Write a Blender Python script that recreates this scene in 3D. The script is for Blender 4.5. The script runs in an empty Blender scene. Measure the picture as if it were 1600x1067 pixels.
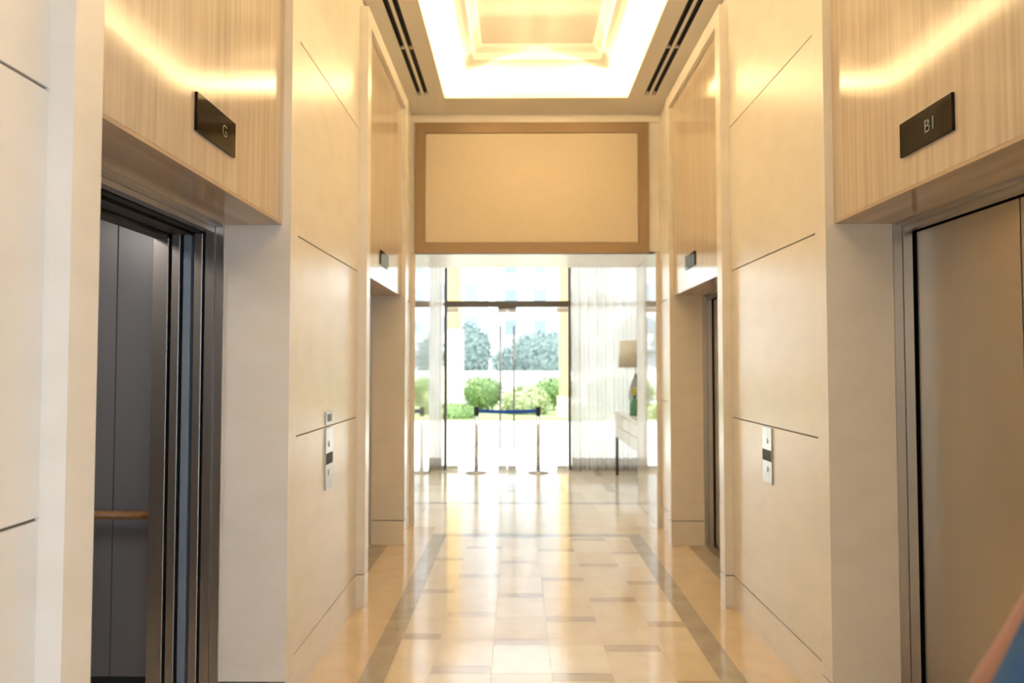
import bpy, bmesh, math, random
from mathutils import Vector, Matrix
random.seed(7)
S = bpy.context.scene
COL = S.collection
PI = math.pi

# ------------------------------------------------------------------ camera
F = 1067.0
cam_d = bpy.data.cameras.new('camera'); cam = bpy.data.objects.new('camera', cam_d); COL.objects.link(cam)
cam_d.sensor_width = 36.0; cam_d.lens = 36.0 * F / 1600.0
cam.location = (-0.165, 0, 1.5)
cam.rotation_euler = (PI/2 + math.atan((571-533.5)/F), 0, math.atan(9/F))
cam_d.dof.use_dof = True; cam_d.dof.focus_distance = 2.3; cam_d.dof.aperture_fstop = 2.4
cam_d.clip_start = 0.05; cam_d.clip_end = 300
S.camera = cam

# ------------------------------------------------------------------ world, sun, exposure
S.view_settings.view_transform = 'Standard'; S.view_settings.look = 'None'
S.view_settings.gamma = 1.0; S.view_settings.exposure = 0.45; S.view_settings.use_curve_mapping = False
W = bpy.data.worlds.new('sky'); S.world = W; W.use_nodes = True
bg = W.node_tree.nodes['Background']
bg.inputs['Color'].default_value = (0.86, 0.93, 1.0, 1); bg.inputs['Strength'].default_value = 4.0
def light(name, kind, loc, direction, energy, color, sx=1, sy=1, parent=None):
    d = bpy.data.lights.new(name, kind); d.energy = energy; d.color = color
    if kind == 'AREA': d.shape = 'RECTANGLE'; d.size = sx; d.size_y = sy
    o = bpy.data.objects.new(name, d); COL.objects.link(o); o.location = loc
    o.rotation_euler = Vector(direction).to_track_quat('-Z', 'Y').to_euler()
    if parent: o.parent = parent
    return o
sun = light('sun', 'SUN', (0, 0, 30), (0.5, -0.2, -0.95), 4.0, (1, 0.96, 0.88)); sun.data.angle = math.radians(3)
# daylight through the front hall's windows behind the camera
light('daylight_front_hall', 'AREA', (3.35, -3.7, 1.8), (-1, 0.55, -0.05), 240, (0.52, 0.70, 1.0), 4.2, 2.4)
light('hall_fill_light', 'AREA', (0.3, -3.2, 3.28), (0, 0, -1), 25, (1.0, 0.84, 0.62), 2.2, 2.2)  # unseen warm fill under the hall ceiling, added to brighten the walls
light('lobby_fill_light', 'AREA', (-0.2, 8.7, 3.27), (0, 0, -1), 22, (1.0, 0.90, 0.74), 1.8, 0.9)  # no fitting here: overhead fill added to lift the lobby floor and curtains
COVE_E, COVE_C = 135.0, (1.0, 0.775, 0.42)

# ------------------------------------------------------------------ materials
def mat(name, base, rough=0.5, metal=0.0, coat=0.0, ior=1.5, emit=None, es=0, noise=None, bump=None, aniso=0):
    m = bpy.data.materials.new(name); m.use_nodes = True
    n = m.node_tree.nodes; l = m.node_tree.links; b = n['Principled BSDF']
    b.inputs['Base Color'].default_value = (*base, 1); b.inputs['Roughness'].default_value = rough
    b.inputs['Metallic'].default_value = metal; b.inputs['IOR'].default_value = ior
    b.inputs['Coat Weight'].default_value = coat; b.inputs['Coat Roughness'].default_value = 0.04
    if aniso: b.inputs['Anisotropic'].default_value = aniso
    if emit: b.inputs['Emission Color'].default_value = (*emit, 1); b.inputs['Emission Strength'].default_value = es
    if noise or bump:
        tc = n.new('ShaderNodeTexCoord')
    if noise:   # (scale xyz, detail, second colour, lo, hi)
        sc, det, c2, lo, hi = noise
        mp = n.new('ShaderNodeMapping'); mp.inputs['Scale'].default_value = sc
        l.new(tc.outputs['Object'], mp.inputs['Vector'])
        t = n.new('ShaderNodeTexNoise'); t.inputs['Scale'].default_value = 1; t.inputs['Detail'].default_value = det
        l.new(mp.outputs['Vector'], t.inputs['Vector'])
        r = n.new('ShaderNodeValToRGB'); r.color_ramp.elements[0].position = lo; r.color_ramp.elements[1].position = hi
        r.color_ramp.elements[0].color = (*base, 1); r.color_ramp.elements[1].color = (*c2, 1)
        l.new(t.outputs['Fac'], r.inputs['Fac']); l.new(r.outputs['Color'], b.inputs['Base Color'])
    if bump:    # (scale xyz, strength)
        sc, st = bump
        mp = n.new('ShaderNodeMapping'); mp.inputs['Scale'].default_value = sc
        l.new(tc.outputs['Object'], mp.inputs['Vector'])
        t = n.new('ShaderNodeTexNoise'); t.inputs['Scale'].default_value = 1; t.inputs['Detail'].default_value = 3
        l.new(mp.outputs['Vector'], t.inputs['Vector'])
        bp = n.new('ShaderNodeBump'); bp.inputs['Strength'].default_value = st; bp.inputs['Distance'].default_value = 0.002
        l.new(t.outputs['Fac'], bp.inputs['Height']); l.new(bp.outputs['Normal'], b.inputs['Normal'])
    return m
M = {}
M['stone'] = mat('cream_stone', (0.86, 0.79, 0.70), 0.27, noise=((5, 5, 9), 6, (0.82, 0.75, 0.65), 0.4, 0.7), bump=((45, 45, 60), 0.25))
M['polish'] = mat('polished_stone', (0.80, 0.73, 0.64), 0.06, coat=1.0, ior=1.6, noise=((3, 3, 5), 6, (0.75, 0.67, 0.57), 0.4, 0.7))
M['groove'] = mat('joint_dark', (0.16, 0.12, 0.08), 0.8)  # dark backing that shows in the gaps between stone panels
M['trav'] = mat('travertine', (0.61, 0.505, 0.395), 0.11, coat=0.12, ior=1.42, noise=((44, 44, 1.3), 12, (0.46, 0.37, 0.28), 0.34, 0.76), bump=((60, 60, 8), 0.05))
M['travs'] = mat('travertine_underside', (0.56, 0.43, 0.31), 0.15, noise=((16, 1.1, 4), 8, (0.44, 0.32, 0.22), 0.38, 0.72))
M['plate'] = mat('plate_steel', (0.50, 0.475, 0.44), 0.30, 0.9)
M['steel'] = mat('brushed_steel', (0.56, 0.52, 0.48), 0.34, 1.0)
M['steel_door'] = mat('brushed_steel_door', (0.56, 0.49, 0.40), 0.33, 1.0, bump=((2, 2, 420), 0.10))
M['chrome'] = mat('chrome', (0.8, 0.8, 0.8), 0.12, 1.0)
M['bronze'] = mat('dark_bronze', (0.11, 0.09, 0.07), 0.4, 0.8)
M['black'] = mat('black_gloss', (0.010, 0.007, 0.004), 0.06, ior=1.25)
M['blackm'] = mat('black_matte', (0.02, 0.02, 0.02), 0.6)
M['cabin'] = mat('cabin_grey_panel', (0.27, 0.26, 0.265), 0.34, 0.35, noise=((4, 4, 1), 3, (0.235, 0.225, 0.23), 0.4, 0.7))
M['bluegrey'] = mat('painted_edge', (0.22, 0.26, 0.32), 0.5, 0.2)
M['wood'] = mat('handrail_wood', (0.42, 0.20, 0.07), 0.3, noise=((40, 2, 40), 4, (0.30, 0.13, 0.04), 0.4, 0.7))
M['ceil'] = mat('ceiling_paint', (0.84, 0.79, 0.71), 0.85)
M['lobby'] = mat('lobby_paint', (0.86, 0.82, 0.76), 0.6)
M['fabric'] = mat('cream_fabric', (0.70, 0.59, 0.45), 0.9, bump=((500, 500, 500), 0.4), noise=((60, 60, 60), 3, (0.66, 0.55, 0.41), 0.4, 0.7))
M['brown'] = mat('bronze_brown_border', (0.29, 0.19, 0.10), 0.55)
M['white'] = mat('white_lacquer', (0.76, 0.73, 0.67), 0.3)
M['shade'] = mat('lamp_shade_linen', (0.62, 0.56, 0.46), 0.9)
M['greenglass'] = mat('green_glass', (0.04, 0.22, 0.10), 0.05, coat=1)
M['ceramic'] = mat('grey_ceramic', (0.42, 0.42, 0.44), 0.2, coat=0.6)
M['yellowleaf'] = mat('yellow_green_leaf', (0.55, 0.50, 0.10), 0.6)
M['belt'] = mat('blue_belt', (0.015, 0.085, 0.46), 0.7)
M['handle_steel'] = mat('handle_steel', (0.30, 0.28, 0.26), 0.35, 0.8)
M['post'] = mat('satin_post', (0.62, 0.60, 0.56), 0.22, 1.0)
M['paving'] = mat('pale_paving', (0.80, 0.78, 0.74), 0.8, noise=((2, 2, 2), 4, (0.74, 0.72, 0.68), 0.4, 0.7))
M['grass'] = mat('lawn', (0.20, 0.28, 0.09), 0.9, noise=((9, 9, 9), 5, (0.28, 0.35, 0.12), 0.35, 0.7))
M['leaf'] = mat('hedge_leaf', (0.10, 0.20, 0.05), 0.55, noise=((6, 6, 6), 3, (0.22, 0.32, 0.09), 0.35, 0.7))
M['leafy'] = mat('pale_leaf', (0.30, 0.36, 0.15), 0.55, noise=((6, 6, 6), 3, (0.46, 0.50, 0.28), 0.35, 0.7))
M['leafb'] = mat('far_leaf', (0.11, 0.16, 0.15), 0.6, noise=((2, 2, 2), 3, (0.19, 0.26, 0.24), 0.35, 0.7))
M['bark'] = mat('bark', (0.20, 0.14, 0.09), 0.9)
M['yellow'] = mat('yellow_render', (0.56, 0.36, 0.13), 0.8)
M['cream_render'] = mat('cream_render', (0.80, 0.70, 0.52), 0.8)
M['facade'] = mat('pale_facade', (0.56, 0.59, 0.62), 0.8)
M['winglass'] = mat('window_dark', (0.20, 0.25, 0.29), 0.4)
M['skin'] = mat('skin', (0.36, 0.17, 0.115), 0.55)
M['blue'] = mat('blue_cloth', (0.018, 0.075, 0.19), 0.8, bump=((200, 200, 200), 0.3))
M['navy'] = mat('dark_trouser_cloth', (0.03, 0.035, 0.06), 0.85)
M['hair'] = mat('black_hair', (0.012, 0.009, 0.007), 0.45)
M['eye'] = mat('eye_white', (0.8, 0.78, 0.75), 0.2)
M['lip'] = mat('lip', (0.45, 0.16, 0.13), 0.5)
M['led'] = mat('led_strip', (0.9, 0.9, 0.9), 0.5, emit=(1.0, 0.8, 0.52), es=5)
M['digit'] = mat('display_digit', (0.03, 0.035, 0.03), 0.5, emit=(0.55, 0.75, 0.72), es=0.03)
M['digitg'] = mat('display_digit_dim', (0.02, 0.02, 0.017), 0.5, emit=(0.6, 0.55, 0.42), es=0.02)
# floor stones
def fm(name, a, b, rough=0.07):
    return mat(name, a, 0.15, coat=0.12, ior=1.55, noise=((7, 7, 7), 8, b, 0.42, 0.72))
M['fa'] = fm('marble_cream', (0.78, 0.67, 0.51), (0.72, 0.60, 0.44))
M['fb'] = fm('marble_pale', (0.82, 0.73, 0.58), (0.76, 0.66, 0.50))
M['fc'] = fm('marble_honey', (0.74, 0.62, 0.45), (0.68, 0.55, 0.38))
M['fi'] = fm('marble_tan_inset', (0.57, 0.46, 0.34), (0.50, 0.40, 0.29))
M['fg'] = fm('marble_grey_band', (0.46, 0.40, 0.32), (0.36, 0.31, 0.25))
M['fo'] = fm('marble_border', (0.70, 0.55, 0.38), (0.64, 0.49, 0.33))
M['fj'] = mat('floor_joint', (0.52, 0.42, 0.30), 0.5)
def glass(name, tint=(1, 1, 1), ior=1.45):
    m = bpy.data.materials.new(name); m.use_nodes = True; n = m.node_tree.nodes; l = m.node_tree.links
    n.clear(); o = n.new('ShaderNodeOutputMaterial'); mx = n.new('ShaderNodeMixShader')
    t = n.new('ShaderNodeBsdfTransparent'); t.inputs['Color'].default_value = (*tint, 1)
    g = n.new('ShaderNodeBsdfGlossy'); g.inputs['Roughness'].default_value = 0.02
    fr = n.new('ShaderNodeFresnel'); fr.inputs['IOR'].default_value = ior
    l.new(fr.outputs['Fac'], mx.inputs['Fac']); l.new(t.outputs['BSDF'], mx.inputs[1]); l.new(g.outputs['BSDF'], mx.inputs[2])
    l.new(mx.outputs['Shader'], o.inputs['Surface']); return m
M['glass'] = glass('clear_glass', (0.97, 0.99, 0.98))
def sheer(name, col, alpha):
    m = bpy.data.materials.new(name); m.use_nodes = True; n = m.node_tree.nodes; l = m.node_tree.links
    n.clear(); o = n.new('ShaderNodeOutputMaterial'); mx = n.new('ShaderNodeMixShader'); m2 = n.new('ShaderNodeMixShader')
    t = n.new('ShaderNodeBsdfTransparent'); d = n.new('ShaderNodeBsdfDiffuse'); d.inputs['Color'].default_value = (*col, 1)
    tr = n.new('ShaderNodeBsdfTranslucent'); tr.inputs['Color'].default_value = (*col, 1)
    m2.inputs['Fac'].default_value = 0.5; l.new(d.outputs[0], m2.inputs[1]); l.new(tr.outputs[0], m2.inputs[2])
    mx.inputs['Fac'].default_value = alpha; l.new(t.outputs[0], mx.inputs[1]); l.new(m2.outputs[0], mx.inputs[2])
    l.new(mx.outputs[0], o.inputs['Surface']); return m
M['sheer'] = sheer('sheer_curtain', (0.80, 0.78, 0.75), 0.93)
M['hem'] = sheer('curtain_hem', (0.42, 0.37, 0.31), 0.97)

# ------------------------------------------------------------------ mesh helpers
class MB:
    """collects shapes into one mesh; every face carries the material named with it"""
    def __init__(s): s.bm = bmesh.new(); s.names = []
    def mi(s, m):
        if m not in s.names: s.names.append(m)
        return s.names.index(m)
    def box(s, x0, x1, y0, y1, z0, z1, m='stone', bev=0):
        if x0 > x1: x0, x1 = x1, x0
        b = bmesh.new() if bev else s.bm
        vs = [b.verts.new((x, y, z)) for x in (x0, x1) for y in (y0, y1) for z in (z0, z1)]
        i = s.mi(m)
        for q in ((0,1,3,2), (4,6,7,5), (0,4,5,1), (2,3,7,6), (0,2,6,4), (1,5,7,3)):
            f = b.faces.new([vs[k] for k in q]); f.material_index = i
        if bev:
            bmesh.ops.bevel(b, geom=list(b.edges), offset=bev, segments=2, profile=0.5, affect='EDGES')
            for f in b.faces: f.material_index = i
            s.merge(b)
        return s
    def merge(s, b):
        me = bpy.data.meshes.new('t'); b.to_mesh(me); b.free(); s.bm.from_mesh(me); bpy.data.meshes.remove(me)
    def quad(s, pts, m):
        f = s.bm.faces.new([s.bm.verts.new(p) for p in pts]); f.material_index = s.mi(m); return s
    def lathe(s, prof, m, cx=0, cy=0, n=32):
        i = s.mi(m); rings = []
        for r, z in prof:
            rings.append([s.bm.verts.new((cx + r*math.cos(2*PI*k/n), cy + r*math.sin(2*PI*k/n), z)) for k in range(n)])
        for a, b in zip(rings, rings[1:]):
            for k in range(n):
                f = s.bm.faces.new((a[k], a[(k+1) % n], b[(k+1) % n], b[k])); f.material_index = i; f.smooth = True
        for rg, rev in ((rings[0], True), (rings[-1], False)):
            f = s.bm.faces.new(list(reversed(rg)) if rev else rg); f.material_index = i
        return s
    def tube(s, pts, r, m, n=12):
        i = s.mi(m); pts = [Vector(p) for p in pts]; rings = []
        rr = r if isinstance(r, (list, tuple)) else [r]*len(pts)
        for k, p in enumerate(pts):
            d = (pts[min(k+1, len(pts)-1)] - pts[max(k-1, 0)]).normalized()
            u = d.cross(Vector((0, 0, 1))); u = d.cross(Vector((1, 0, 0))) if u.length < 1e-3 else u
            u.normalize(); v = d.cross(u)
            rings.append([s.bm.verts.new(p + (u*math.cos(2*PI*j/n) + v*math.sin(2*PI*j/n))*rr[k]) for j in range(n)])
        for a, b in zip(rings, rings[1:]):
            for j in range(n):
                f = s.bm.faces.new((a[j], a[(j+1) % n], b[(j+1) % n], b[j])); f.material_index = i; f.smooth = True
        for rg in (rings[0], rings[-1]):
            f = s.bm.faces.new(rg); f.material_index = i
        return s
    def blob(s, c, r, m, sub=3, jit=0.0, seed=0):
        b = bmesh.new(); bmesh.ops.create_icosphere(b, subdivisions=sub, radius=1)
        rg = random.Random(seed); i = s.mi(m)
        for v in b.verts:
            k = 1 + rg.uniform(-jit, jit); v.co = Vector((v.co.x*r[0]*k + c[0], v.co.y*r[1]*k + c[1], v.co.z*r[2]*k + c[2]))
        for f in b.faces: f.material_index = i; f.smooth = True
        s.merge(b); return s
    def build(s, name, parent=None, loc=None):
        bmesh.ops.recalc_face_normals(s.bm, faces=list(s.bm.faces))
        me = bpy.data.meshes.new(name); s.bm.to_mesh(me); s.bm.free()
        for k in s.names: me.materials.append(M[k])
        o = bpy.data.objects.new(name, me); COL.objects.link(o)
        if parent: o.parent = parent
        if loc:     # move the origin to loc, keep the mesh where it is
            me.transform(Matrix.Translation(-Vector(loc))); o.location = loc
        elif parent is not None and parent.type == 'EMPTY':
            me.transform(Matrix.Translation(-parent.matrix_basis.translation))
        return o
def tag(o, label=None, cat=None, group=None, kind=None):
    if label: o['label'] = label
    if cat: o['category'] = cat
    if group: o['group'] = group
    if kind: o['kind'] = kind
    return o
def thing(name, label, cat, loc=(0, 0, 0), group=None):
    o = bpy.data.objects.new(name, None); COL.objects.link(o); o.location = loc; o.empty_display_size = 0.1
    return tag(o, label, cat, group)
def struct(o, label=None): return tag(o, label, kind='structure')
def text_mesh(name, body, size, m, parent, loc, side):
    c = bpy.data.curves.new(name, 'FONT'); c.body = body; c.size = size; c.extrude = 0.0006; c.align_x = 'CENTER'; c.align_y = 'CENTER'
    t = bpy.data.objects.new('tmp', c); COL.objects.link(t)
    bpy.context.view_layer.update()
    me = bpy.data.meshes.new_from_object(t.evaluated_get(bpy.context.evaluated_depsgraph_get()))
    bpy.data.objects.remove(t); me.name = name
    me.materials.clear(); me.materials.append(M[m])
    # side +1: right wall (reads towards -Y, faces -X); side -1: left wall (reads towards +Y, faces +X)
    R = Matrix(((0, 0, -1), (-1, 0, 0), (0, 1, 0))) if side > 0 else Matrix(((0, 0, 1), (1, 0, 0), (0, 1, 0)))
    me.transform(R.to_4x4()); me.transform(Matrix.Translation(Vector(loc) - parent.location))
    o = bpy.data.objects.new(name, me); COL.objects.link(o); o.parent = parent
    return o

# ------------------------------------------------------------------ dimensions
XS, XP, XH, XR = 1.118, 1.173, 1.153, 1.413      # strip, panel, header and recess planes either side of the axis
B1 = (1.54, 2.84); B2 = (4.385, 5.77)            # the two lift bays on each side
YN, YF = 0.80, 6.42                              # lift hall from near portal to far portal
PN, PF = -0.25, 7.45                             # outer ends of the portals
ZH, ZP, ZC = 2.09, 2.57, 3.885                   # header underside, portal soffit, ceiling
GZ = (0.20, 1.178, 2.092, 3.0); G = 0.0035

# ------------------------------------------------------------------ side walls
def side_wall(s, name):
    w = MB()
    def bx(a, b, *r, **k): w.box(s*a, s*b, *r, **k)
    for (a, b, near, far) in ((YN, B1[0], False, True), (B1[1], B2[0], True, True), (B2[1], YF, True, False)):
        pa = a + (0.1 if near else 0); pb = b - (0.1 if far else 0)
        zz = [0, *GZ, 3.8]
        for i in range(len(zz)-1):
            bx(XP, XR, pa, pb, zz[i] + (G if i else 0), zz[i+1] - (G if i < len(zz)-2 else 0))
        bx(XP + 0.008, XR - 0.002, a + 0.008, b - 0.008, 0, 3.8, m='groove')
        for (u, v, on) in ((a, a + 0.1, near), (b - 0.1, b, far)):
            if not on: continue
            bx(XS, XR, u, v, 0, 0.2 - G); bx(XS, XR, u, v, 0.2 + G, 3.8)
            bx(XS + 0.008, XR - 0.002, u + 0.008, v - 0.008, 0.19, 0.21, m='groove')
    bx(XP, XR, YN, YF, 3.8, ZC)                                   # band under the ceiling
    for (a, b) in (B1, B2): bx(XS, XR, a, b, 3.7, 3.8)            # top of each bay's frame
    # shaft walls behind the lift bays
    bx(3.2, 3.3, YN, YF, 0, ZC); bx(XR, 3.2, YN, YN + 0.05, 0, ZC); bx(XR, 3.2, YF - 0.05, YF, 0, ZC)
    bx(XR, 3.2, 3.55, 3.62, 0, ZC, m='blackm')
    return struct(w.build(name), 'cream stone lift hall wall with raised bay frames and thin dark joints')
side_wall(-1, 'wall_left'); side_wall(1, 'wall_right')

# travertine faces over the lifts
k = 3
for s in (-1, 1):
    for (a, b) in (B1, B2):
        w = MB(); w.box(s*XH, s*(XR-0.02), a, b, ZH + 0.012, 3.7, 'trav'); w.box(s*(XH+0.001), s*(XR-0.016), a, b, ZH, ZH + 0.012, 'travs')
        struct(w.build('trim_%d' % k), 'polished travertine facing above a lift'); k += 1
# portals at both ends
def portal(y0, y1, n):
    w = MB()
    for s in (-1, 1):
        w.box(s*1.133, s*1.75, y0, y1, 0, ZP, 'polish')
    w.box(-1.133, 1.133, y0, y1, ZP, ZP + 0.06, 'stone')
    struct(w.build('trim_%d' % n), 'polished cream stone portal lining')
portal(YF, PF, 1); portal(PN, YN, 2)

# ------------------------------------------------------------------ bulkheads over the portals
w = MB(); w.box(-3.3, 3.3, YF + 0.02, YF + 0.12, ZP + 0.0, ZC, 'stone')
w.box(-XP, XP, YF - 0.03, YF + 0.02, 3.80, ZC, 'stone')
w.box(-XP, XP, YF - 0.012, YF + 0.02, ZP - 0.0, 3.80, 'stone')
struct(w.build('wall_far'), 'cream wall above the far portal')
w = MB(); w.box(-3.3, 3.3, YN - 0.12, YN, ZP, ZC, 'stone'); struct(w.build('wall_near'))
p = thing('wall_panel', 'large cream fabric panel with bronze brown border above the glass doorway', 'wall panel', (-0.035, YF - 0.012, ZP))
w = MB(); w.box(-1.037, 0.967, YF - 0.026, YF - 0.013, ZP + 0.09, 3.695, 'fabric'); w.build('fabric', p)
fr = MB(); x0, x1, z0, z1 = -1.140, 1.070, ZP - 0.015, 3.80; a = 0.10
# mitred border
for q in (((x0, z0), (x1, z0), (x1-a, z0+a), (x0+a, z0+a)), ((x1, z0), (x1, z1), (x1-a, z1-a), (x1-a, z0+a)),
          ((x1, z1), (x0, z1), (x0+a, z1-a), (x1-a, z1-a)), ((x0, z1), (x0, z0), (x0+a, z0+a), (x0+a, z1-a))):
    lo = [fr.bm.verts.new((x, YF - 0.012, z)) for x, z in q]; hi = [fr.bm.verts.new((x, YF - 0.034, z)) for x, z in q]
    i = fr.mi('brown'); fr.bm.faces.new(hi).material_index = i; fr.bm.faces.new(lo).material_index = i
    for j in range(4): fr.bm.faces.new((lo[j], lo[(j+1) % 4], hi[(j+1) % 4], hi[j])).material_index = i
fr.build('border', p)

# ------------------------------------------------------------------ ceiling with lit cove
CX, CY0, CY1, ZT = 0.815, 1.19, 6.01, 4.05
w = MB()
t = 0.06; IN = 0.30                                 # lip height and how far the cove runs back over the ledge
slots = []
for s in (-1, 1):
    for c in (0.968, 1.030): slots.append((s*c - 0.018, s*c + 0.018))
xs = sorted([-XP - 0.1, -CX, CX, XP + 0.1] + [v for sl in slots for v in sl])
SY0, SY1 = 1.25, 5.95
for x0, x1 in zip(xs, xs[1:]):
    if abs(x0 + CX) < 1e-6: continue
    isslot = any(abs(x0 - sl[0]) < 1e-6 for sl in slots)
    if isslot: w.box(x0, x1, YN, SY0, ZC, ZC + t, 'ceil'); w.box(x0, x1, SY1, YF, ZC, ZC + t, 'ceil'); w.box(x0, x1, SY0, SY1, ZC + t - 0.01, ZC + t, 'blackm')
    else: w.box(x0, x1, YN, YF, ZC, ZC + t, 'ceil')
w.box(-CX, CX, YN, CY0, ZC, ZC + t, 'ceil'); w.box(-CX, CX, CY1, YF, ZC, ZC + t, 'ceil')
# cove enclosure and stepped tray
w.box(-CX-IN-0.05, -CX-IN, CY0-IN, CY1+IN, ZC + t, ZT, 'ceil'); w.box(CX+IN, CX+IN+0.05, CY0-IN, CY1+IN, ZC + t, ZT, 'ceil')
w.box(-CX-IN, CX+IN, CY0-IN-0.05, CY0-IN, ZC + t, ZT, 'ceil'); w.box(-CX-IN, CX+IN, CY1+IN, CY1+IN+0.05, ZC + t, ZT, 'ceil')
def ring(prof):     # prof: list of (inset from the cove edge, z) swept round the rectangle
    i = w.mi('ceil'); rings = []
    for ins, z in prof:
        rings.append([w.bm.verts.new(v) for v in ((-CX+ins, CY0+ins, z), (CX-ins, CY0+ins, z), (CX-ins, CY1-ins, z), (-CX+ins, CY1-ins, z))])
    for a_, b_ in zip(rings, rings[1:]):
        for j in range(4): w.bm.faces.new((a_[j], a_[(j+1) % 4], b_[(j+1) % 4], b_[j])).material_index = i
    w.bm.faces.new(rings[-1]).material_index = i
ring([(-IN-0.05, ZT), (0.20, ZT), (0.20, ZT+0.035), (0.235, ZT+0.05), (0.275, ZT+0.055), (0.285, ZT+0.11), (0.33, ZT+0.135), (0.345, ZT+0.15), (0.345, ZT+0.16)])
w.box(-3.3, 3.3, YN, YF, 4.35, 4.4, 'ceil')
for s in (-1, 1): w.box(s*1.27, s*3.3, YN, YF, ZC, 4.35, 'ceil')
w.box(-1.27, 1.27, YN-0.05, YN, ZC, 4.35, 'ceil'); w.box(-1.27, 1.27, YF, YF+0.05, ZC, 4.35, 'ceil')
struct(w.build('ceiling'), 'cream ceiling with a stepped lit cove')
# LED strips lying on the cove ledge
def led(x0, x1, y0, y1, d, lab):
    t_ = thing('cove_light', lab, 'cove light', ((x0+x1)/2, (y0+y1)/2, ZC + t))
    w = MB(); w.box(x0, x1, y0, y1, ZC + t, ZC + t + 0.012, 'led'); w.build('led_strip', t_)
    L = max(x1-x0, y1-y0)
    lt = light('strip_light', 'AREA', (0, 0, 0.03), d, COVE_E * L / 4.8, COVE_C, 0.03 if abs(d[0]) > 0 else L, L if abs(d[0]) > 0 else 0.03, t_)
    return lt
LY = CY1 - CY0
for s, lab in ((-1, 'long warm light strip hidden in the left side of the ceiling cove'), (1, 'long warm light strip hidden in the right side of the ceiling cove')):
    lt = led(min(s*(CX+0.09), s*(CX+0.12)), max(s*(CX+0.09), s*(CX+0.12)), CY0, CY1, (-s*0.75, 0, 0.66), lab)
    z = -Vector((-s*0.30, 0, 0.95)).normalized(); y = Vector((0, 1, 0)); x = y.cross(z)
    lt.rotation_euler = Matrix((x, y, z)).transposed().to_euler()
for yy, d, lab in ((CY1 + 0.10, -1, 'short warm light strip hidden in the far end of the ceiling cove'), (CY0 - 0.10, 1, 'short warm light strip hidden in the near end of the ceiling cove')):
    lt = led(-CX, CX, yy - 0.015, yy + 0.015, (0, d*0.75, 0.66), lab)
    z = -Vector((0, d*0.30, 0.95)).normalized(); x = Vector((1, 0, 0)); y = z.cross(x)
    lt.rotation_euler = Matrix((x, y, z)).transposed().to_euler()
# linear air slots
for s, lab in ((-1, 'long double black air slot in the ceiling left of the cove'), (1, 'long double black air slot in the ceiling right of the cove')):
    v = thing('air_vent', lab, 'air vent', (s*0.999, 3.6, ZC))
    for c in (0.968, 1.030):
        m_ = MB(); x0, x1 = s*c - 0.018, s*c + 0.018
        m_.box(x0, x0+0.0025, SY0, SY1, ZC-0.001, ZC+0.03, 'blackm'); m_.box(x1-0.0025, x1, SY0, SY1, ZC-0.001, ZC+0.03, 'blackm')
        m_.box(x0, x1, SY0, SY1, ZC+0.022, ZC+0.03, 'blackm')
        m_.build('slot', v)
    for q in range(6):
        y = SY1 - 0.03 - q*0.86
        for c in (0.968, 1.030):
            m_ = MB(); m_.box(s*c-0.0155, s*c+0.0155, y-0.008, y+0.008, ZC+0.001, ZC+0.02, 'ceil'); m_.build('spacer', v)

# ------------------------------------------------------------------ floor
w = MB(); w.box(-3.6, 3.6, -6.2, 10.0, -0.12, -0.0015, 'fj')
def tile(x0, x1, y0, y1, m, j=0.0008):
    if x1 - x0 < 0.004 or y1 - y0 < 0.004: return
    w.quad([(x0+j, y0+j, 0), (x1-j, y0+j, 0), (x1-j, y1-j, 0), (x0+j, y1-j, 0)], m)
rf = random.Random(3)
def creams(): return rf.choice(['fa', 'fa', 'fb', 'fc'])
def hopscotch(X0, X1, Y0, Y1):
    c, P_, H_ = 0.295, 0.755, 0.085
    for kx in range(math.floor(X0/c), math.ceil(X1/c)):
        xa, xb = max(X0, kx*c), min(X1, (kx+1)*c)
        if xb <= xa: continue
        base = 3.42 + (kx+2)*0.34 - H_/2
        m0 = math.floor((Y0 - base)/P_) - 1
        y = base + m0*P_
        while y < Y1:
            for (u, v, m) in ((y, y+H_, 'fi'), (y+H_, y+0.42, creams()), (y+0.42, y+P_, creams())):
                tile(xa, xb, max(Y0, u), min(Y1, v), m)
            y += P_
BX0, BX1, BYF, BYN = 0.80, 0.925, 6.03, 1.17
hopscotch(-BX0, BX0, BYN, BYF)
for s in (-1, 1):                                   # grey bands running down the hall
    y = BYN - 0.12
    while y < BYF + 0.12:
        y2 = min(y + 0.60, BYF + 0.12)
        tile(*(sorted((s*BX0, s*BX1))), y, y2, 'fg'); y = y2
    y = YN
    while y < YF:                                   # border marble between band and wall
        y2 = min(y + 0.72, YF); tile(*(sorted((s*BX1, s*1.25))), y, y2, 'fo'); y = y2
    for (a_, b_) in (B1, B2): tile(*(sorted((s*1.25, s*1.48))), a_, b_, 'fg')   # lift thresholds
for xa in (-BX0, -0.2, 0.4): tile(xa, min(xa+0.6, BX0), BYF, BYF+0.12, 'fg'); tile(xa, min(xa+0.6, BX0), BYN-0.12, BYN, 'fg')
for (u, v) in ((BYF+0.12, PF), (PN, BYN-0.12)):
    y = u
    while y < v:
        y2 = min(v, y + 0.6); x = -1.133 
        wv = 1.133 if (y >= YF-0.01 or y < YN-0.01) else BX1
        if y < YF-0.01 < y2: y2 = YF
        if y < YN-0.01 < y2: y2 = YN
        while x < 1.133: tile(max(x, -wv), min(wv, x+0.6), y, y2, creams()); x += 0.6
        y = y2
tile(-1.133, 1.133, PF, PF+0.10, 'fg')
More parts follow.
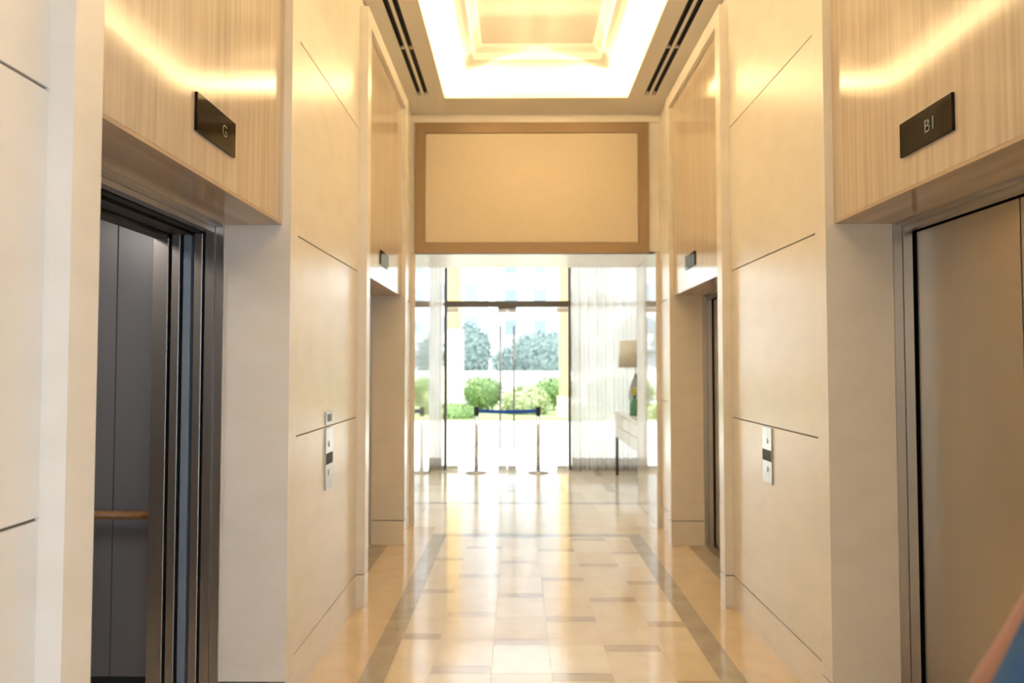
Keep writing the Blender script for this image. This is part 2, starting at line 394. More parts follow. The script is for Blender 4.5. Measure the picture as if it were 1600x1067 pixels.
for (u, v) in ((PF+0.10, 9.99), (-6.2, PN)):
    y = u; r = 0
    while y < v:
        y2 = min(v, y + 0.6); x = -3.5 - (r % 2)*0.3
        while x < 3.5:
            tile(max(-3.5, x), min(3.5, x+0.5), y, y2, creams()); tile(max(-3.5, x+0.5), min(3.5, x+0.6), y, y2, 'fi' if r % 2 else 'fb'); x += 0.6
        y = y2; r += 1
struct(w.build('floor'), 'polished cream marble floor with tan insets and grey bands')

# ------------------------------------------------------------------ lifts
def elevator(s, bay, opened, label, loc_y):
    a, b = bay
    e = thing('elevator', label, 'elevator', (s*1.45, (a+b)/2, 0))
    f = MB()
    for (y0, y1, q) in ((a, a, 1), (b, b, -1)):
        def jb(x0, x1, d, m): f.box(s*x0, s*x1, min(y0, y0+q*d), max(y0, y0+q*d), 0, ZH, m)
        jb(1.395, 1.429, 0.010, 'steel'); jb(1.429, 1.431, 0.004, 'blackm'); jb(1.431, 1.468, 0.016, 'steel')
    f.box(s*1.398, s*1.429, a+0.01, b-0.01, 2.078, ZH, 'steel'); f.box(s*1.431, s*1.468, a+0.016, b-0.016, 2.055, ZH, 'steel')
    f.build('door_frame', e)
    g = MB(); g.box(s*1.40, s*1.52, a+0.002, b-0.002, 0.0, 0.004, 'steel')
    for q in (1.49, 1.503): g.box(s*q, s*(q+0.005), a+0.02, b-0.02, 0.004, 0.006, 'blackm')
    g.build('sill', e)
    if not opened:
        c = (a+b)/2
        if s > 0 and bay is B1: c = 2.235
        for (u, v) in ((a+0.024, c-0.003), (c+0.003, b-0.024)):
            d = MB(); d.box(s*1.480, s*1.515, u, v, 0.008, 2.05, 'steel_door', bev=0.002); d.build('door_panel', e)
        d = MB(); d.box(s*1.53, s*1.55, a-0.2, b+0.2, 0, 2.4, 'blackm'); d.build('backing', e)
        return e
    # landing doors and car doors slid open, seen edge on
    for (yy, q) in ((b, 1), (a, -1)):
        def pc(x0, x1, d0, m, name, L=0.5, bev=0.002, z1=2.05):
            o = MB(); y0, y1 = yy - q*d0, yy + q*L
            o.box(s*x0, s*x1, min(y0, y1), max(y0, y1), 0.008, z1, m, bev=bev); return o.build(name, e)
        pc(1.478, 1.512, 0.022, 'steel', 'door_panel')
        st = pc(1.530, 1.562, 0.012, 'bluegrey', 'door_edge')
        for z in (0.30, 0.64, 0.98, 1.32, 1.66, 1.9):
            o = MB(); o.box(s*1.542, s*1.549, min(yy-q*0.0145, yy-q*0.011), max(yy-q*0.0145, yy-q*0.011), z, z+0.007, 'blackm')
            o.build('screw', st)
        pc(1.572, 1.606, 0.022, 'steel', 'car_door_panel', L=0.3)
        pc(1.616, 1.680, 0.030, 'steel', 'car_front', L=0.34)
        o = MB(); o.box(s*1.47, s*1.70, min(yy+q*0.50, yy+q*0.52), max(yy+q*0.50, yy+q*0.52), 0, 2.4, 'blackm'); o.build('shaft_panel', e)
    h = MB(); h.box(s*1.478, s*1.512, a-0.3, b+0.3, 2.052, 2.30, 'blackm'); h.box(s*1.530, s*1.606, a-0.3, b+0.3, 2.045, 2.30, 'bronze')
    h.box(s*1.616, s*1.680, a-0.34, b+0.34, 2.03, 2.40, 'bronze'); h.build('door_header', e)
    ya, yb, xa, xb = a-0.36, b+0.36, 1.68, 3.05
    for (p0, p1, p2, p3) in ((yb, yb+0.02, yb+0.004, yb+0.03), (ya-0.02, ya, ya-0.03, ya-0.004)):
        cb = MB()
        for (u, v) in ((1.70, 2.055), (2.059, 2.56), (2.564, xb)): cb.box(s*u, s*v, p0, p1, 0.06, 2.36, 'cabin', bev=0.0015)
        cb.box(s*1.68, s*xb, p2, p3, 0, 2.36, 'blackm'); cb.build('side_wall', e)
    cb = MB()
    for q in range(4): y0 = ya + q*(yb-ya)/4; cb.box(s*xb, s*(xb+0.02), y0+0.002, y0+(yb-ya)/4-0.002, 0.06, 2.36, 'cabin')
    cb.box(s*(xb+0.004), s*(xb+0.03), ya, yb, 0, 2.36, 'blackm'); cb.build('rear_wall', e)
    cb = MB(); cb.box(s*1.53, s*xb, ya, yb, 0.0, 0.006, 'fg'); cb.build('car_floor', e)
    cb = MB(); cb.box(s*1.62, s*xb, ya, yb, 2.36, 2.40, 'cabin'); ce = cb.build('car_ceiling', e)
    cl = MB(); cl.lathe([(0.07, 2.350), (0.07, 2.359)], 'led', s*2.4, (a+b)/2); cl.build('car_light', ce)
    for (yy, q) in ((yb, -1), (ya, 1)):
        r = MB(); yr = yy + q*0.06
        r.tube([(s*1.845, yr, 0.815), (s*2.92, yr, 0.815)], 0.019, 'wood', 16); rl = r.build('handrail', e)
        r = MB()
        for x in (2.0, 2.4, 2.8):
            r = MB(); r.tube([(s*x, yr, 0.815), (s*x, yy, 0.815)], 0.008, 'chrome', 8); r.build('bracket', rl)
    light('cabin_light', 'AREA', (s*2.35 - s*1.45, 0, 2.33), (0, 0, -1), 9, (1.0, 0.93, 0.86), 0.5, 0.5, e)
    return e
elevator(-1, B1, True, 'open lift nearest on the left with grey cabin and wooden handrail', 0)
elevator(1, B1, False, 'large closed brushed steel lift doors nearest on the right', 0)
elevator(-1, B2, False, 'recessed lift far left beyond the stone pier, doors out of sight', 0)
elevator(1, B2, False, 'closed steel lift far right, seen as a narrow dark strip', 0)

# floor indicators over the lifts
def indicator(s, y0, y1, z0, z1, lab, txt=None, ty=0, tz=0, size=0.05, m='digit'):
    e = thing('floor_indicator', lab, 'sign', (s*XH, (y0+y1)/2, z0))
    o = MB(); o.box(s*(XH-0.010), s*XH, y0, y1, z0, z1, 'black', bev=0.0015); o.build('panel', e)
    if txt: text_mesh('display_text', txt, size, m, e, (s*(XH-0.0106), ty, tz), s)
    return e
indicator(-1, 2.052, 2.335, 2.218, 2.338, 'black indicator showing G above the open left lift', 'G', 2.244, 2.280, 0.056, 'digitg')
indicator(1, 2.043, 2.325, 2.208, 2.325, 'black indicator showing B1 above the closed steel right lift', 'B1', 2.153, 2.263, 0.060)
indicator(-1, 4.86, 5.15, 2.225, 2.33, 'small dark indicator above the far left lift')
indicator(1, 5.04, 5.33, 2.245, 2.35, 'small dark indicator above the far right lift')

# call panels on the piers
def call_panel(s, y0, y1, z0, z1, lab):
    e = thing('call_panel', lab, 'button panel', (s*XP, (y0+y1)/2, z0))
    o = MB(); o.box(s*(XP-0.008), s*XP, y0, y1, z0, z1, 'plate', bev=0.001); o.build('plate', e)
    zm = (z0+z1)/2; o = MB(); o.box(s*(XP-0.0095), s*(XP-0.006), y0+0.002, y1-0.002, zm-0.03, zm+0.028, 'blackm'); o.build('display', e)
    for z in (zm+0.075, zm-0.075):
        o = MB(); n = 20; yc = (y0+y1)/2
        o.tube([(s*(XP-0.007), yc, z), (s*(XP-0.0115), yc, z)], 0.015, 'plate', n); o.build('button', e)
    return e
call_panel(1, 3.612, 3.742, 0.875, 1.170, 'slim steel lift call panel with black display on the right wall')
call_panel(-1, 3.572, 3.700, 0.850, 1.170, 'slim steel lift call panel with dark display on the left wall')
e = thing('switch_plate', 'small grey steel plate just above the left call panel', 'wall plate', (-XP, 3.635, 1.19))
o = MB(); o.box(-XP, -XP+0.007, 3.575, 3.698, 1.190, 1.256, 'plate', bev=0.001); o.build('plate', e)
o = MB(); o.box(-XP+0.006, -XP+0.009, 3.60, 3.673, 1.203, 1.243, 'bluegrey'); o.build('cover', e)

# ------------------------------------------------------------------ lobby by the glass doors
LX0, LX1, YG, ZL = -1.95, 1.62, 9.90, 3.30
w = MB(); w.box(LX0-0.1, LX0, PF, YG+0.1, 0, ZL, 'lobby'); w.box(LX0-0.1, -1.75, PF-0.06, PF, 0, ZL, 'lobby'); struct(w.build('wall_lobby_left'))
w = MB(); w.box(LX1, LX1+0.1, PF, YG+0.1, 0, ZL, 'lobby'); struct(w.build('wall_lobby_right'))
w = MB(); w.box(-1.95, 1.62, PF-0.06, PF, ZP+0.061, ZL, 'lobby'); struct(w.build('wall_lobby_near'))
w = MB(); w.box(LX0-0.1, LX1+0.1, YF+0.13, YG+0.1, ZL, ZL+0.1, 'ceil'); struct(w.build('ceiling.001'))
DX0, DX1, DXC = -1.20, 0.575, -0.318
w = MB()
w.box(DX0-0.03, DX0+0.012, YG-0.04, YG+0.04, 0, ZL, 'bronze'); w.box(DX1-0.012, DX1+0.03, YG-0.04, YG+0.04, 0, ZL, 'bronze')
w.box(DX0+0.012, DX1-0.012, YG-0.05, YG+0.05, 2.345, 2.435, 'bronze')
w.box(DXC-0.13, DXC+0.13, YG-0.065, YG+0.065, 2.32, 2.36, 'bronze')
for (u, v) in ((LX0, DX0-0.03), (DX1+0.03, LX1)):
    w.box(u, v, YG-0.03, YG+0.03, 2.36, 2.42, 'steel'); w.box(u, v, YG-0.03, YG+0.03, 0, 0.06, 'steel')
w.box(DX0-0.03, DX1+0.03, YG-0.03, YG+0.03, ZL-0.05, ZL, 'bronze')
struct(w.build('trim_7'), 'dark bronze frame of the glass doorway')
n = 1
for (u, v, z0, z1) in ((LX0, DX0-0.03, 0.06, 2.36), (DX1+0.03, LX1, 0.06, 2.36), (LX0, DX0-0.03, 2.42, ZL), (DX1+0.03, LX1, 2.42, ZL), (DX0+0.012, DX1-0.012, 2.435, ZL-0.05)):
    g = MB(); g.box(u, v, YG-0.005, YG+0.005, z0, z1, 'glass'); struct(g.build('window_%d' % n), 'clear fixed glass pane'); n += 1
for i, (u, v, hx, side) in enumerate(((DX0+0.018, DXC-0.004, DXC-0.098, -1), (DXC+0.004, DX1-0.018, DXC+0.098, 1))):
    g = MB(); g.box(u, v, YG-0.006, YG+0.006, 0.012, 2.315, 'glass'); dr = struct(g.build('door_%d' % (i+1)), 'frameless glass door leaf with long bar handle')
    h = MB()
    for q in (-1, 1):
        y = YG + q*0.06; h.tube([(hx, y, 0.30), (hx, y, 2.07)], 0.0135, 'handle_steel', 12)
    for z in (0.45, 1.90): h.tube([(hx, YG-0.06, z), (hx, YG+0.06, z)], 0.009, 'post', 8)
    h.build('handle', dr)
    for (a_, b_) in (((u, u+0.16) if side < 0 else (v-0.16, v)), ((v-0.13, v) if side < 0 else (u, u+0.13))):
        for (z0, z1) in ((2.27, 2.335), (0.004, 0.062)):
            ft = MB(); ft.box(a_, b_, YG-0.02, YG+0.02, z0, z1, 'post', bev=0.003); ft.build('patch_fitting', dr)

# curtains
def curtain(x0, x1, y, z1, folds, lab, ph=0.0, seed=1):
    e = thing('curtain', lab, 'curtain', ((x0+x1)/2, y, 0.02))
    rg = random.Random(seed); nx = folds*12
    off = [rg.uniform(0.7, 1.25) for _ in range(folds+2)]
    def yy(t, z):
        k = t*folds; a_ = off[int(k)]*0.045*(0.75 + 0.25*(1-z/z1)); return y + a_*math.sin(2*PI*k + ph) + 0.008*math.sin(5.1*k+z)
    for (z0, zt, m, name) in ((0.02, 0.19, 'hem', 'hem'), (0.19, z1, 'sheer', 'cloth')):
        o = MB(); rows = 2 if name == 'hem' else 12; i = o.mi(m); gr = []
        for r in range(rows+1):
            z = z0 + (zt-z0)*r/rows
            gr.append([o.bm.verts.new((x0+(x1-x0)*c/nx, yy(c/nx, z), z)) for c in range(nx+1)])
        for r in range(rows):
            for c in range(nx):
                f = o.bm.faces.new((gr[r][c], gr[r][c+1], gr[r+1][c+1], gr[r+1][c])); f.material_index = i; f.smooth = True
        o.build(name, e)
    o = MB(); o.tube([(x0-0.02, y, z1+0.012), (x1+0.02, y, z1+0.012)], 0.012, 'white', 10); o.build('rail', e)
    return e
curtain(-1.56, -1.24, 9.74, 3.26, 5, 'narrow white sheer curtain gathered left of the glass doors', seed=4)
curtain(0.60, 1.58, 9.74, 3.26, 8, 'wide white sheer curtain with taupe hem right of the glass doors', seed=9)

# console table with drawers
TX0, TX1, TY0, TY1, TZ = 1.175, 1.575, 7.63, 9.44, 0.87
e = thing('console_table', 'white console table with drawers and black legs beside the right curtain', 'table', ((TX0+TX1)/2, (TY0+TY1)/2, 0))
o = MB(); o.box(TX0+0.012, TX1, TY0+0.01, TY1-0.01, 0.52, TZ-0.025, 'white'); o.build('body', e)
o = MB(); o.box(TX0-0.01, TX1, TY0, TY1, TZ-0.025, TZ, 'white', bev=0.004); o.build('table_top', e)
for i in range(3):
    for j in range(2):
        y0 = TY0 + 0.02 + i*0.593; z0 = 0.53 + j*0.158
        o = MB(); o.box(TX0, TX0+0.013, y0+0.012, y0+0.575, z0+0.008, z0+0.148, 'white', bev=0.003); d = o.build('drawer', e)
        o = MB(); o.tube([(TX0, y0+0.29, z0+0.08), (TX0-0.022, y0+0.29, z0+0.08)], 0.012, 'bronze', 10); o.build('knob', d)
for x in (TX0+0.02, TX1-0.02):
    for y in (TY0+0.03, TY1-0.03):
        o = MB(); o.box(x-0.016, x+0.016, y-0.016, y+0.016, 0, 0.52, 'blackm'); o.build('leg', e)
# table lamp
lx, ly = 1.385, 9.0
e = thing('table_lamp', 'table lamp with wide linen drum shade on the console table', 'lamp', (lx, ly, TZ))
o = MB(); o.lathe([(0.075, TZ), (0.08, TZ+0.015), (0.03, TZ+0.03), (0.05, TZ+0.08), (0.085, TZ+0.17), (0.095, TZ+0.25), (0.07, TZ+0.37), (0.03, TZ+0.47), (0.016, TZ+0.52)], 'ceramic', lx, ly); o.build('base', e)
o = MB(); o.lathe([(0.008, TZ+0.52), (0.008, TZ+0.70)], 'chrome', lx, ly, 10); o.lathe([(0.03, TZ+0.70), (0.03, TZ+0.78)], 'white', lx, ly, 12); o.build('stem', e)
o = MB(); nn = 40
r0, r1, z0, z1 = 0.225, 0.205, 1.475, 1.825; i_ = o.mi('shade')
rg = [[o.bm.verts.new((lx+r*math.cos(2*PI*k/nn), ly+r*math.sin(2*PI*k/nn), z)) for k in range(nn)] for r, z in ((r0, z0), (r1, z1), (r1-0.004, z1), (r0-0.004, z0))]
for q in range(4):
    for k_ in range(nn):
        f = o.bm.faces.new((rg[q][k_], rg[q][(k_+1) % nn], rg[(q+1) % 4][(k_+1) % nn], rg[(q+1) % 4][k_])); f.smooth = True
o.build('lamp_shade', e)
# green bottle vase with yellow green sprig
vx, vy = 1.30, 8.62
e = thing('vase', 'green glass vase with a yellow sprig on the console table', 'vase', (vx, vy, TZ))
o = MB(); o.lathe([(0.055, TZ), (0.062, TZ+0.02), (0.062, TZ+0.15), (0.045, TZ+0.19), (0.022, TZ+0.215), (0.022, TZ+0.25), (0.028, TZ+0.255)], 'greenglass', vx, vy); o.build('body', e)
o = MB(); rg_ = random.Random(5)
for i in range(26):
    th, r = rg_.uniform(0, 2*PI), rg_.uniform(0.005, 0.055); z = TZ + 0.27 + rg_.uniform(0, 0.07)
    o.blob((vx+r*math.cos(th), vy+r*math.sin(th), z), (0.014, 0.014, 0.020), 'yellowleaf', 1)
for i in range(4): o.tube([(vx, vy, TZ+0.15), (vx+0.02*math.cos(i*1.6), vy+0.02*math.sin(i*1.6), TZ+0.29)], 0.003, 'leaf', 6)
o.build('sprig', e)

# belt barriers
SP = ((-0.748, 9.66), (0.122, 9.66))
for i, (x, y) in enumerate(SP):
    e = thing('barrier_post', ('left steel barrier post with round base, its blue belt pulled across' if i == 0 else 'right steel barrier post holding the end of the blue belt'), 'barrier post', (x, y, 0), 'belt barrier posts in front of the glass doors')
    o = MB(); o.lathe([(0.150, 0), (0.152, 0.010), (0.140, 0.022), (0.09, 0.034), (0.045, 0.045)], 'post', x, y, 40); o.build('base', e)
    o = MB(); o.lathe([(0.030, 0.04), (0.030, 0.80)], 'post', x, y, 24); o.build('pole', e)
    o = MB(); o.lathe([(0.034, 0.80), (0.036, 0.81), (0.036, 0.905), (0.032, 0.918)], 'navy', x, y, 24); o.build('head', e)
    if i == 0:
        o = MB(); i_ = o.mi('belt'); prev = None; N = 20
        for q in range(N+1):
            t_ = q/N; xx = x+0.037 + (SP[1][0]-x-0.075)*t_; zz = 0.857 - 0.010*math.sin(PI*t_)
            cur = [o.bm.verts.new((xx, y + dy, zz + dz)) for dy, dz in ((-0.001, -0.026), (-0.001, 0.026), (0.001, 0.026), (0.001, -0.026))]
            if prev:
                for k_ in range(4): o.bm.faces.new((prev[k_], prev[(k_+1) % 4], cur[(k_+1) % 4], cur[k_]))
            prev = cur
        o.build('belt', e)

# ------------------------------------------------------------------ front hall behind the camera
w = MB(); w.box(-2.6, -2.5, -6.1, PN, 0, 3.3, 'lobby'); w.box(-2.5, -1.75, PN-0.01, PN+0.09, 0, 3.3, 'lobby'); w.box(-2.6, 3.2, PN, PN+0.08, ZP+0.061, 3.3, 'lobby'); struct(w.build('wall_hall_left'))
w = MB(); w.box(1.75, 3.2, PN-0.01, PN+0.09, 0, 3.3, 'lobby'); w.box(3.1, 3.2, -6.1, -5.8, 0, 3.3, 'lobby'); w.box(3.1, 3.2, -1.5, PN, 0, 3.3, 'lobby')
w.box(3.1, 3.2, -5.8, -1.5, 0, 0.3, 'lobby'); w.box(3.1, 3.2, -5.8, -1.5, 3.0, 3.3, 'lobby')
for y in (-4.4, -2.95): w.box(3.12, 3.18, y-0.03, y+0.03, 0.3, 3.0, 'bronze')
struct(w.build('wall_hall_right'))
w = MB(); w.box(-2.6, 3.2, -6.2, -6.1, 0, 3.3, 'lobby'); struct(w.build('wall_back'))
w = MB(); w.box(-2.6, 3.2, -6.2, YN-0.13, 3.3, 3.4, 'ceil'); struct(w.build('ceiling.002'))
g = MB(); g.box(3.145, 3.155, -5.8, -1.5, 0.3, 3.0, 'glass'); struct(g.build('window_6'))

# ------------------------------------------------------------------ outside
w = MB(); w.box(-60, 60, 10.0, 19.0, -0.2, -0.03, 'paving'); struct(w.build('ground_paving'))
w = MB(); w.box(-60, 60, 19.0, 27.0, -0.2, 0.02, 'grass'); struct(w.build('ground_lawn'))
w = MB(); w.box(-60, 60, 27.0, 120.0, -0.2, 0.0, 'paving'); struct(w.build('ground_drive'))
w = MB(); w.box(-60, 60, -30, -6.3, -0.2, -0.03, 'paving'); w.box(3.7, 60, -6.3, 10, -0.2, -0.03, 'paving'); struct(w.build('ground_front'))
w = MB(); w.box(-20, 20, 30, 30.3, 0, 1.15, 'white'); w.box(-20, 20, 29.95, 30.35, 1.15, 1.25, 'white'); tag(w.build('garden_wall'), 'long low white garden wall beyond the hedge', 'wall')
for (x, wd, lab) in ((-2.03, 0.20, 'yellow column with pale plinth seen through the left door'), (1.20, 0.14, 'yellow column with pale plinth seen at the right door edge')):
    e = thing('column', lab, 'column', (x, 20, 0))
    o = MB(); o.box(x-wd-0.06, x+wd+0.06, 20-0.26, 20.26, 0, 2.55 if x < 0 else 0.6, 'cream_render', bev=0.01); o.build('plinth', e)
    o = MB(); o.box(x-wd, x+wd, 19.8, 20.2, 2.55 if x < 0 else 0.6, 7.0, 'yellow', bev=0.01); o.build('shaft', e)
def leafy(name, lab, cat, c, r, m, n, size, seed, group=None, trunk=0):
    rg = random.Random(seed); o = MB(); i = o.mi(m)
    e = thing(name, lab, cat, (c[0], c[1], 0), group)
    b = bmesh.new(); bmesh.ops.create_icosphere(b, subdivisions=3, radius=1)
    for v in b.verts:
        k = 0.80 + rg.uniform(-0.08, 0.08); v.co = Vector((v.co.x*r[0]*k + c[0], v.co.y*r[1]*k + c[1], max(0.0, v.co.z*r[2]*k + c[2])))
    o.merge(b)
    for _ in range(n):
        d = Vector((rg.gauss(0, 1), rg.gauss(0, 1), rg.gauss(0, 1))).normalized(); k = rg.uniform(0.78, 1.06)
        p = Vector((d.x*r[0]*k + c[0], d.y*r[1]*k + c[1], max(0.03, d.z*r[2]*k + c[2])))
        u = Vector((rg.gauss(0, 1), rg.gauss(0, 1), rg.gauss(0, 1))).normalized(); v = u.cross(d)
        if v.length < 0.1: continue
        v.normalize(); q = size*rg.uniform(0.6, 1.4)
        f = o.bm.faces.new([o.bm.verts.new(p + u*q*a_ + v*q*b_) for a_, b_ in ((-1, 0), (0, -0.42), (1, 0), (0, 0.42))]); f.material_index = i
    o.build('foliage', e)
    t_ = MB(); t_.tube([(c[0], c[1], 0), (c[0]+0.02, c[1], max(0.1, c[2]-r[2]*0.3))], [max(0.02, trunk), max(0.015, trunk*0.7)], 'bark', 8); t_.build('trunk' if trunk > 0.05 else 'stem', e)
    return e
HG = 'clipped shrubs along the lawn'
leafy('shrub', 'rounded dense green shrub left of the door handles', 'shrub', (-1.30, 22, 0.62), (0.72, 0.6, 0.55), 'leaf', 1800, 0.06, 1, HG)
leafy('shrub', 'green shrub at the right edge of the doorway view', 'shrub', (1.05, 23, 0.62), (0.75, 0.6, 0.5), 'leaf', 1600, 0.06, 2, HG)
leafy('shrub', 'pale yellow green bush behind the right door handle', 'shrub', (0.10, 21, 0.38), (0.75, 0.55, 0.52), 'leafy', 1600, 0.08, 3, HG)
leafy('shrub', 'low green ground shrub at the foot of the left column', 'shrub', (-2.05, 19.3, 0.18), (0.75, 0.35, 0.26), 'leaf', 1200, 0.05, 4, HG)
leafy('shrub', 'green shrub outside behind the left curtain', 'shrub', (-3.6, 22, 0.62), (0.9, 0.7, 0.55), 'leaf', 1400, 0.07, 5, HG)
leafy('shrub', 'green shrub outside behind the right curtain', 'shrub', (2.9, 22, 0.60), (0.9, 0.7, 0.55), 'leaf', 1400, 0.07, 6, HG)
TG = 'hazy trees beyond the garden wall'
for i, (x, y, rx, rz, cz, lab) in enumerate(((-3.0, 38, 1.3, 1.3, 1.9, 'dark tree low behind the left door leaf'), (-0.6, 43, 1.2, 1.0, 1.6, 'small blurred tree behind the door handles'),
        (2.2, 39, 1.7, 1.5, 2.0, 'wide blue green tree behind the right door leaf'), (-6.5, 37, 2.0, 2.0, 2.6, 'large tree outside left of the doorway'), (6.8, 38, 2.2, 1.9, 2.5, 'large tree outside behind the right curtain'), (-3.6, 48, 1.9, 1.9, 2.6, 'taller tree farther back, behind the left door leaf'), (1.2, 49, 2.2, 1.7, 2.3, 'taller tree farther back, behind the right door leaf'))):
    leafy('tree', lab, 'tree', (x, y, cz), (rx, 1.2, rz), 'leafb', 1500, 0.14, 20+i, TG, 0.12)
def building(x0, x1, y, h, lab, cols, rows):
    e = thing('apartment_building', lab, 'building', ((x0+x1)/2, y+4, 0))
    o = MB(); o.box(x0, x1, y, y+8, 0, h, 'facade'); o.build('wall', e)
    for r in range(rows):
        for c in range(cols):
            wx = x0 + (c+0.5)*(x1-x0)/cols; wz = 1.4 + r*3.0
            o = MB(); o.box(wx-0.6, wx+0.6, y-0.04, y+0.01, wz, wz+1.5, 'winglass'); o.box(wx-0.7, wx+0.7, y-0.10, y, wz-0.1, wz, 'white'); o.build('window', e)
    for c in range(cols+1):
        wx = x0 + c*(x1-x0)/cols; o = MB(); o.box(wx-0.15, wx+0.15, y-0.25, y, 0, h, 'facade'); o.build('pilaster', e)
building(-13, -3.2, 62, 24, 'pale apartment block beyond the trees on the left', 4, 7)
building(-2.2, 9, 66, 24, 'pale apartment block beyond the trees straight ahead', 4, 7)

# ------------------------------------------------------------------ person at the right edge, seen from behind
def skin_mesh(name, verts, edges, radii, m, root, parent=None, sub=2):
    me = bpy.data.meshes.new(name); me.from_pydata([tuple(v) for v in verts], edges, [])
    o = bpy.data.objects.new(name, me); COL.objects.link(o); me.materials.append(M[m])
    sk = o.modifiers.new('skin', 'SKIN'); sk.use_smooth_shade = True
    if not me.skin_vertices: me.attributes.new('x', 'FLOAT', 'POINT')
    for i, r in enumerate(radii):
        v = me.skin_vertices[0].data[i]; v.radius = r if isinstance(r, tuple) else (r, r); v.use_root = (i == root)
    sb = o.modifiers.new('sub', 'SUBSURF'); sb.levels = sub; sb.render_levels = sub
    if parent: o.parent = parent
    return o
PX, PY = 0.69, 0.74
class Sk:
    def __init__(s): s.v = []; s.e = []; s.r = []
    def a(s, p, r, prev=None):
        s.v.append(Vector(p)); s.r.append(r); i = len(s.v)-1
        if prev is not None: s.e.append((prev, i))
        return i
person = thing('person', 'blurred person in blue at the right edge, bare arm bent outward', 'person', (PX, PY, 0))
def L(x, y, z): return Vector((x, y, z))     # local: x right, y forward (walking away from the camera)
b = Sk()
pel = b.a(L(0, 0, 0.93), (0.13, 0.10)); wst = b.a(L(0, 0, 1.06), (0.115, 0.09), pel); ch = b.a(L(0, 0, 1.24), (0.135, 0.10), wst)
nk0 = b.a(L(0, 0, 1.37), (0.10, 0.07), ch); nk = b.a(L(0, 0.005, 1.45), 0.05, nk0); hd0 = b.a(L(0, 0.02, 1.52), (0.06, 0.07), nk)
hd1 = b.a(L(0, 0.02, 1.60), (0.075, 0.092), hd0); hd2 = b.a(L(0, 0.01, 1.67), (0.06, 0.075), hd1)
def arm(sx, sh, el, wr, hand_dir, up):
    s0 = b.a(L(sx*0.14, 0, 1.355), 0.055, nk0); s1 = b.a(sh, 0.050, s0)
    m1 = b.a((sh+el)/2, 0.040, s1); e1 = b.a(el, 0.034, m1); m2 = b.a(el*0.65+wr*0.35, 0.036, e1); w1 = b.a(wr, (0.024, 0.022), m2)
    hd = hand_dir.normalized(); side = hd.cross(up).normalized()
    pm = b.a(wr + hd*0.045, (0.034, 0.018), w1); pe = b.a(wr + hd*0.085, (0.036, 0.015), pm)
    for k_, ln in zip((-1.5, -0.5, 0.5, 1.5), (0.062, 0.074, 0.070, 0.055)):
        base = wr + hd*0.095 + side*k_*0.019
        f0 = b.a(base, 0.0095, pe); f1 = b.a(base + hd*ln*0.45 + up*-0.006, 0.0088, f0); f2 = b.a(base + hd*ln*0.75 + up*-0.020, 0.0082, f1); b.a(base + hd*ln*0.95 + up*-0.038, 0.0075, f2)
    t0 = b.a(wr + hd*0.035 - side*0.034, 0.012, w1); t1 = b.a(wr + hd*0.062 - side*0.055, 0.0105, t0); b.a(wr + hd*0.088 - side*0.062, 0.009, t1)
# left arm akimbo (towards the picture), right arm hanging
arm(-1, L(-0.185, 0.01, 1.345), L(-0.335, 0.05, 1.085), L(-0.165, 0.16, 0.955), L(0.9, 0.25, -0.15), L(0, 1, 0.2))
arm(1, L(0.185, 0, 1.345), L(0.225, -0.03, 1.08), L(0.235, 0.06, 0.84), L(0.02, 0.15, -1), L(1, 0, 0))
for sx in (-1, 1):
    h = b.a(L(sx*0.095, 0, 0.86), 0.09, pel); kn = b.a(L(sx*0.10, 0.015, 0.48), 0.055, h); cf = b.a(L(sx*0.10, -0.01, 0.33), 0.052, kn)
    an = b.a(L(sx*0.10, -0.02, 0.09), 0.034, cf); hl = b.a(L(sx*0.10, -0.035, 0.045), 0.036, an); b.a(L(sx*0.11, 0.14, 0.030), (0.040, 0.026), hl)
skin_mesh('body', b.v, b.e, b.r, 'skin', pel, person)
c = Sk()
p0 = c.a(L(0, -0.005, 0.86), (0.165, 0.125)); p1 = c.a(L(0, -0.005, 1.0), (0.150, 0.118), p0); p2 = c.a(L(0, -0.005, 1.14), (0.150, 0.115), p1)
p3 = c.a(L(0, -0.003, 1.27), (0.155, 0.118), p2); p4 = c.a(L(0, 0, 1.375), (0.115, 0.085), p3)
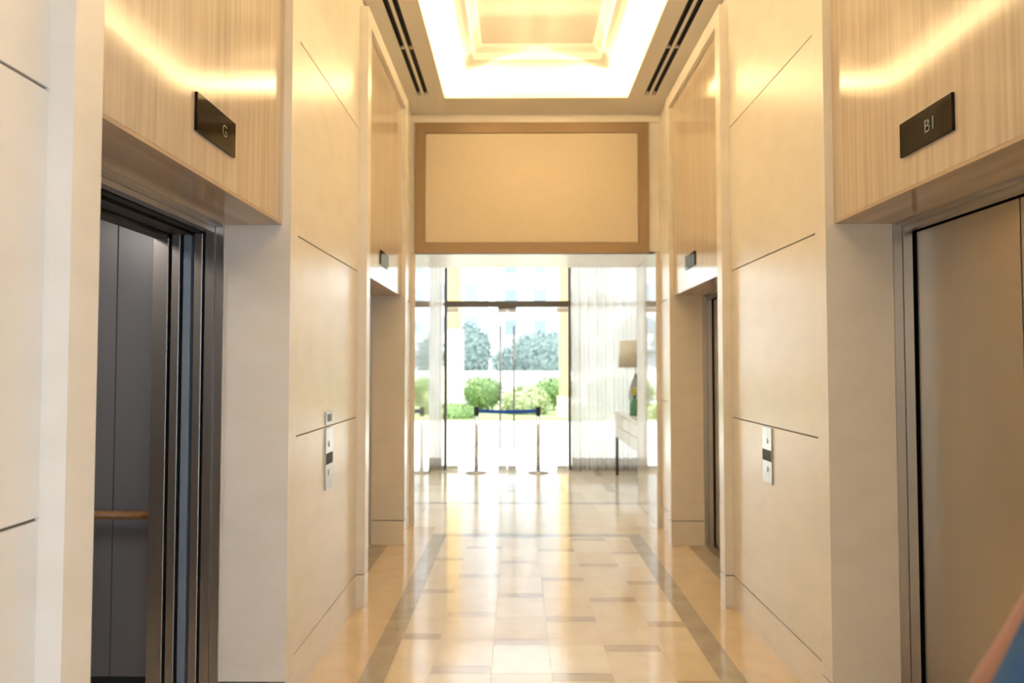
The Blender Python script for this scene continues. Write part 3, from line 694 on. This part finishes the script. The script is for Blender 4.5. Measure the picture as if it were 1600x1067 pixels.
for sx, sh, el in ((-1, L(-0.185, 0.01, 1.345), L(-0.335, 0.05, 1.085)), (1, L(0.185, 0, 1.345), L(0.225, -0.03, 1.08))):
    q0 = c.a(L(sx*0.14, 0, 1.355), 0.07, p4)
    if sx > 0: q1 = c.a(sh, 0.064, q0); c.a(sh*0.62 + el*0.38, 0.058, q1)
    else: q1 = c.a(L(-0.225, -0.035, 1.325), 0.058, q0); q2 = c.a(L(-0.295, -0.040, 1.205), 0.054, q1); c.a(L(-0.368, -0.040, 1.075), 0.052, q2)
skin_mesh('shirt', c.v, c.e, c.r, 'blue', p0, person)
c = Sk(); p9 = c.a(L(0, 0, 1.00), (0.140, 0.108)); p0 = c.a(L(0, 0, 0.90), (0.150, 0.118), p9)
for sx in (-1, 1):
    h = c.a(L(sx*0.090, 0, 0.78), 0.100, p0); kn = c.a(L(sx*0.10, 0.01, 0.48), 0.080, h); c.a(L(sx*0.10, -0.012, 0.10), 0.068, kn)
skin_mesh('trousers', c.v, c.e, c.r, 'navy', p9, person)
for sx in (-1, 1):
    o = MB(); o.blob((PX+sx*0.105, PY+0.045, 0.042), (0.052, 0.14, 0.042), 'blackm', 3); o.build('shoe', person)
    o = MB(); o.blob((PX+sx*0.030, PY+0.105, 1.605), (0.013, 0.010, 0.009), 'eye', 2); o.blob((PX+sx*0.030, PY+0.114, 1.605), (0.006, 0.003, 0.006), 'hair', 2); o.build('eye', person)
    o = MB(); o.blob((PX+sx*0.080, PY+0.015, 1.595), (0.012, 0.022, 0.032), 'skin', 2); o.build('ear', person)
o = MB(); o.blob((PX, PY+0.118, 1.575), (0.014, 0.020, 0.026), 'skin', 2); o.build('nose', person)
o = MB(); o.blob((PX, PY+0.102, 1.542), (0.026, 0.010, 0.009), 'lip', 2); o.build('mouth', person)
o = MB(); o.blob((PX, PY-0.008, 1.635), (0.092, 0.105, 0.095), 'hair', 4, 0.015, 3); o.blob((PX, PY-0.045, 1.56), (0.078, 0.060, 0.090), 'hair', 3, 0.02, 4); o.build('hair', person)
